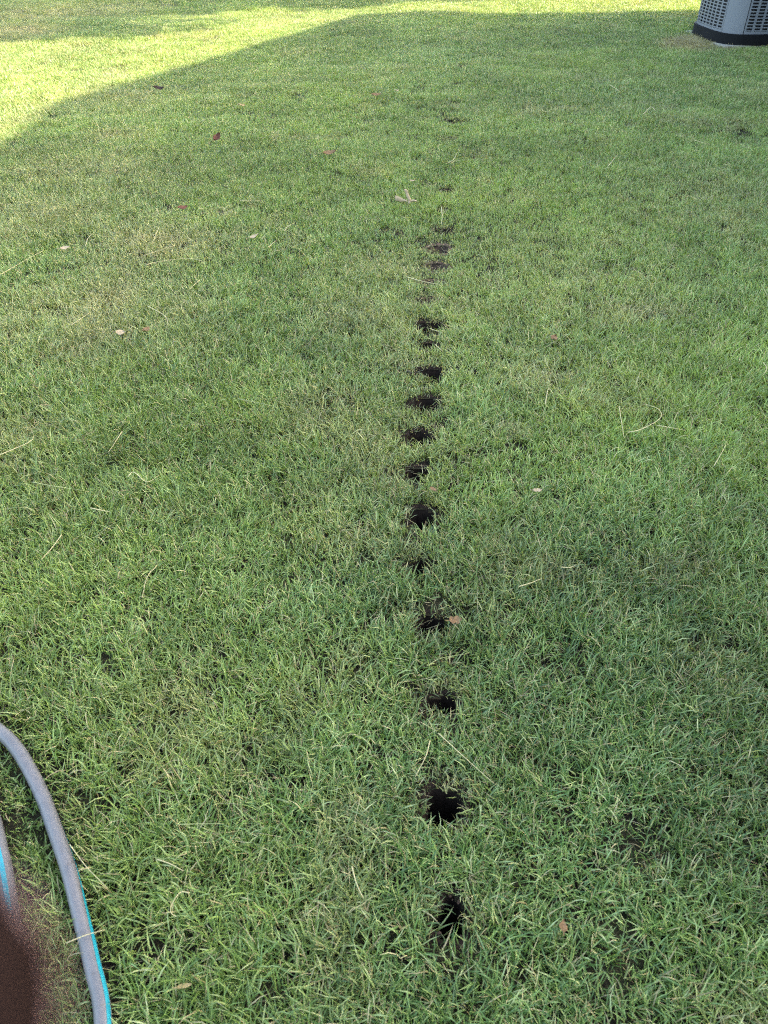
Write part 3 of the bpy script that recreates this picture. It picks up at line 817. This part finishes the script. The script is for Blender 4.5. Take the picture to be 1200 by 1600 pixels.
# four panels at the sides, four posts at the corners
PW = 0.186        # share of the outline taken by a panel
slat_z = np.arange(ZB1 + .028, ZT - .03, .025)
for side in range(4):
    tc = side * .25
    corner = tc + .125
    gap = .25 - PW
    ring_shell('corner_post', HW + .004, ZB1, ZT, corner - gap / 2, corner + gap / 2, M['ac_light'], ac, 12, .014)
    t0, t1 = tc - PW / 2 + .002, tc + PW / 2 - .002
    pan = ring_shell('louver_panel', HW, ZB1 + .001, ZB1 + .020, t0, t1, M['ac_light'], ac, 20, .010)
    ring_shell('panel_rail', HW, ZT - .03, ZT, t0, t1, M['ac_light'], pan, 20, .010)
    ncol = 7
    for c in range(ncol + 1):
        tcx = t0 + (t1 - t0) * c / ncol
        hw = .0042 if 0 < c < ncol else .006
        hw = hw if c else hw
        a0 = max(t0, tcx - hw * .9); a1 = min(t1, tcx + hw * .9)
        ring_shell('panel_rib', HW - .0015, ZB1 + .0205, ZT - .0305, a0, a1, M['ac_light'], pan, 2, .004)
    # one slat mesh, shared by every row of this side
    V = []; F = []; nseg = 21
    for i in range(nseg + 1):
        t = t0 + .003 + (t1 - t0 - .006) * i / nseg
        p = footprint(HW + .0005, 0, 0, t); q2 = footprint(HW - .006, 0, 0, t)
        V += [(p.x, p.y, -.0045), (p.x, p.y, .0045), (q2.x, q2.y, .0030), (q2.x, q2.y, -.0045)]
    for i in range(nseg):
        for j in range(4):
            a = i * 4 + j; b = i * 4 + (j + 1) % 4
            F.append((a, a + 4, b + 4, b))
    F += [(3, 2, 1, 0), (nseg * 4, nseg * 4 + 1, nseg * 4 + 2, nseg * 4 + 3)]
    sme = bpy.data.meshes.new('slat'); sme.from_pydata(V, [], F); sme.materials.append(M['ac_light']); sme.update()
    for z in slat_z:
        o = bpy.data.objects.new('slat', sme); o.location = (0, 0, z); o.parent = pan; col.objects.link(o)
# top cap and fan guard
V = []; F = []; n = 96
prof = [(HW + .012, ZT - .01), (HW + .012, ZT + .03), (HW - .01, ZT + .055), (HW - .09, ZT + .06), (HW - .10, ZT + .04)]
for (w, z) in prof:
    for i in range(n):
        p = footprint(w, 0, 0, i / n)
        if w < HW - .05:
            d = p.normalized() * w; p = p.lerp(d, .9)
        V.append((p.x, p.y, z))
for k in range(len(prof) - 1):
    for i in range(n): F.append((k * n + i, k * n + (i + 1) % n, (k + 1) * n + (i + 1) % n, (k + 1) * n + i))
cap = mesh_obj('top_cover', V, F, M['ac_dark'], ac, True)
for k in range(9):
    rad = .03 + k * .029
    path = [Vector((math.cos(a) * rad, math.sin(a) * rad, ZT + .058 - .02 * (rad / .3) ** 2)) for a in np.linspace(0, 2 * math.pi, 41)]
    V, F = tube(path, .002, 5, False); mesh_obj('guard_ring', V, F, M['ac_dark'], cap, True)
for k in range(6):
    a = k * math.pi / 3
    V, F = tube([Vector((math.cos(a) * r_, math.sin(a) * r_, ZT + .055 - .02 * (r_ / .3) ** 2)) for r_ in (.01, .1, .2, HW - .09)], .003, 6); mesh_obj('guard_spoke', V, F, M['ac_dark'], cap, True)
for k in range(3):
    a = k * 2 * math.pi / 3; V = []
    for i in range(9):
        r_ = .05 + .2 * i / 8
        for s in (-1, 1): V.append((math.cos(a + s * .3) * r_, math.sin(a + s * .3) * r_, ZT - .04 + s * .02))
    o = mesh_obj('fan_blade', V, [(2 * i, 2 * i + 1, 2 * i + 3, 2 * i + 2) for i in range(8)], M['ac_dark'], ac, True)
    o.modifiers.new('thickness', 'SOLIDIFY').thickness = .002

# ------------------------------------------------------------------ the house whose shade lies on the lawn (right, outside the frame)
EX, EY, EH, RUN = 4.40, 10.9, 2.9, 3.39       # eave corner, eave height, half width of roof
WX = EX + .40; HX1 = EX + 2 * RUN; Y0 = -9.0
house = empty('house', (WX, 0, 0)); hl = house.location
tag(house, 'beige single storey house with dark hip roof, right of the lawn', 'house')
def part(name, bm, mat, parent=house):
    bmesh.ops.translate(bm, verts=bm.verts[:], vec=-hl); o = bm_obj(name, bm, mat, parent); return o
bm = bmesh.new(); box(bm, WX, HX1 - .4, Y0 + .4, EY - .4, .25, EH - .02); wall = part('wall', bm, M['siding'])
bm = bmesh.new(); box(bm, WX - .03, HX1 - .37, Y0 + .37, EY - .37, -.1, .249); part('foundation', bm, M['concrete'])
bm = bmesh.new()
zr = EH + RUN
ev = [bm.verts.new(p) for p in ((EX, Y0, EH), (HX1, Y0, EH), (HX1, EY, EH), (EX, EY, EH))]
rv = [bm.verts.new((EX + RUN, Y0 + RUN, zr)), bm.verts.new((EX + RUN, EY - RUN, zr))]
for f in ((ev[0], ev[1], rv[0]), (ev[1], ev[2], rv[1], rv[0]), (ev[2], ev[3], rv[1]), (ev[3], ev[0], rv[0], rv[1]), (ev[3], ev[2], ev[1], ev[0])): bm.faces.new(f)
roof = part('roof', bm, M['shingle'])
bm = bmesh.new()
for a in ((EX - .02, EX - .002, Y0 - .02, EY + .02), (HX1 + .002, HX1 + .02, Y0 - .02, EY + .02), (EX - .001, HX1 + .001, Y0 - .02, Y0 - .002), (EX - .001, HX1 + .001, EY + .002, EY + .02)): box(bm, *a, EH - .14, EH + .02)
part('fascia', bm, M['trim'], roof)
for yc in (7.2, 3.4, -1.2, -5.2):
    bm = bmesh.new(); box(bm, WX - .03, WX - .003, yc - .55, yc + .55, 1.0, 1.1); box(bm, WX - .03, WX - .003, yc - .55, yc + .55, 2.2, 2.3)
    box(bm, WX - .029, WX - .003, yc - .55, yc - .46, 1.101, 2.199); box(bm, WX - .029, WX - .003, yc + .46, yc + .55, 1.101, 2.199); box(bm, WX - .029, WX - .003, yc - .459, yc + .459, 1.63, 1.67)
    w = part('window', bm, M['trim'])
    bm = bmesh.new(); box(bm, WX - .012, WX - .004, yc - .459, yc + .459, 1.101, 1.629); part('pane', bm, M['glass'], w)
    bm = bmesh.new(); box(bm, WX - .012, WX - .004, yc - .459, yc + .459, 1.671, 2.199); part('pane', bm, M['glass'], w)

# ------------------------------------------------------------------ trees beyond the house: their shade lies on the far lawn
def tree(x, y, hc, r, seed, lab, nleaf=16000):
    rr = np.random.default_rng(seed)
    root = empty('shade_tree', (x, y, 0)); tag(root, lab, 'tree', 'trees beyond the house')
    V = []; F = []
    def limb(path, rad):
        v, f = tube(path, rad, 9); b = len(V); V.extend(v); F.extend([tuple(i + b for i in q_) for q_ in f])
    trunk = [Vector((.05 * math.sin(k), .06 * math.cos(1.3 * k), -.1 + hc * k / 6)) for k in range(7)]
    limb(trunk, lambda t: .20 * (1 - .7 * t) + (.10 if t < .02 else 0))
    cl = []
    for k in range(16):
        a = k * 2.4 + rr.random(); z0 = hc * (.42 + .5 * rr.random()); el = rr.uniform(-.1, .9)
        ln = r * rr.uniform(.55, .92)
        tip = Vector((math.cos(a) * math.cos(el) * ln, math.sin(a) * math.cos(el) * ln, hc + (rr.random() - .45) * 1.5 * r * .8))
        st = Vector((0, 0, z0)); mid = st.lerp(tip, .5) + Vector((0, 0, .25))
        limb([st, st.lerp(mid, .5), mid, mid.lerp(tip, .6), tip], lambda t: .07 * (1 - .8 * t))
        cl += [tip, mid.lerp(tip, .5)]
    mesh_obj('trunk', V, F, M['bark'], root, True)
    C = []
    while len(C) < 95:
        c = rr.uniform(-1, 1, 3); d_ = np.linalg.norm(c)
        if d_ < .86 and (d_ > .3 or rr.random() < .5): C.append((c * (r, r, .85 * r) + (0, 0, hc), rr.uniform(.16, .30) * r))
    per = nleaf // len(C); V = []; F = []
    for c, s in C:
        d = rr.normal(0, 1, (per, 3)); d /= np.linalg.norm(d, axis=1)[:, None]
        p = c + d * s * rr.random((per, 1)) ** .45
        for q_ in p:
            u = rr.normal(0, 1, 3); u /= np.linalg.norm(u); w = np.cross(u, rr.normal(0, 1, 3)); w /= np.linalg.norm(w)
            a = rr.uniform(.07, .12); b = len(V)
            V += [q_ - u * a, q_ + w * a * .5, q_ + u * a, q_ - w * a * .5]; F.append((b, b + 1, b + 2, b + 3))
    mesh_obj('crown', V, F, M['tree_leaf'], root)
tree(2.5, 11.9, 5.6, 3.0, 1, 'leafy tree beyond the far corner of the house', 60000)
tree(8.72, 15.0, 6.0, 3.1, 2, 'leafy tree behind the house, right of the corner tree', 30000)

# ------------------------------------------------------------------ fingertip of the person holding the camera, over its lower left corner
def cam_pt(px, py, d):
    v = Vector(((px - 600) / FPX * d, -(py - 800) / FPX * d, -d))
    return cam.matrix_basis @ v
FD = 0.043
tipP = cam_pt(48, 1578, FD); backP = cam_pt(-1900, 1830, FD + .012)
axis_v = (backP - tipP); flen = axis_v.length; axis_v.normalize()
upv = (cam_pt(0, 0, FD) - cam_pt(0, 1600, FD)).normalized(); sidev = axis_v.cross(upv).normalized(); upv = sidev.cross(axis_v).normalized()
V = []; F = []; NS, NA = 26, 20
for i in range(NS + 1):
    t = i / NS; s = flen * t ** 1.7
    k = s / flen
    rad = .0078 * (1 - max(0, 1 - s / .0065) ** 2.6) ** .5 if s < .0065 else .0078
    rad *= 1 + .10 * math.exp(-((k - .42) / .10) ** 2) + .14 * k
    if i == 0: rad = .0006
    for j in range(NA):
        a = 2 * math.pi * j / NA
        V.append(tipP + axis_v * s + upv * math.cos(a) * rad * 1.0 + sidev * math.sin(a) * rad * .85)
for i in range(NS):
    for j in range(NA):
        a = i * NA + j; b = i * NA + (j + 1) % NA; F.append((a, b, b + NA, a + NA))
F.append(tuple(reversed(range(NA)))); F.append(tuple(range(NS * NA, NS * NA + NA)))
o0 = tipP.copy()
fin = mesh_obj('person', [v - o0 for v in V], F, M['shaded_skin'], None, True); fin.location = o0
tag(fin, 'blurred dark fingertip of the person taking the picture, in the lower left corner', 'person')
V = []; F = []
sgn = 1 if sidev.dot(cam.location - tipP) < 0 else -1
for i in range(7):
    s = .0010 + .0105 * i / 6
    rad = .0078 * (1 - max(0, 1 - s / .0065) ** 2.6) ** .5 if s < .0065 else .0078
    for j in range(7):
        a = R(-48 + 16 * j); w = rad * 1.03
        V.append(axis_v * s + upv * math.sin(a) * w + sidev * sgn * math.cos(a) * w * .86)
for i in range(6):
    for j in range(6):
        a = i * 7 + j; F.append((a, a + 1, a + 8, a + 7))
nl = mesh_obj('fingernail', V, F, M['nail'], fin, True); nl.modifiers.new('thickness', 'SOLIDIFY').thickness = .0004
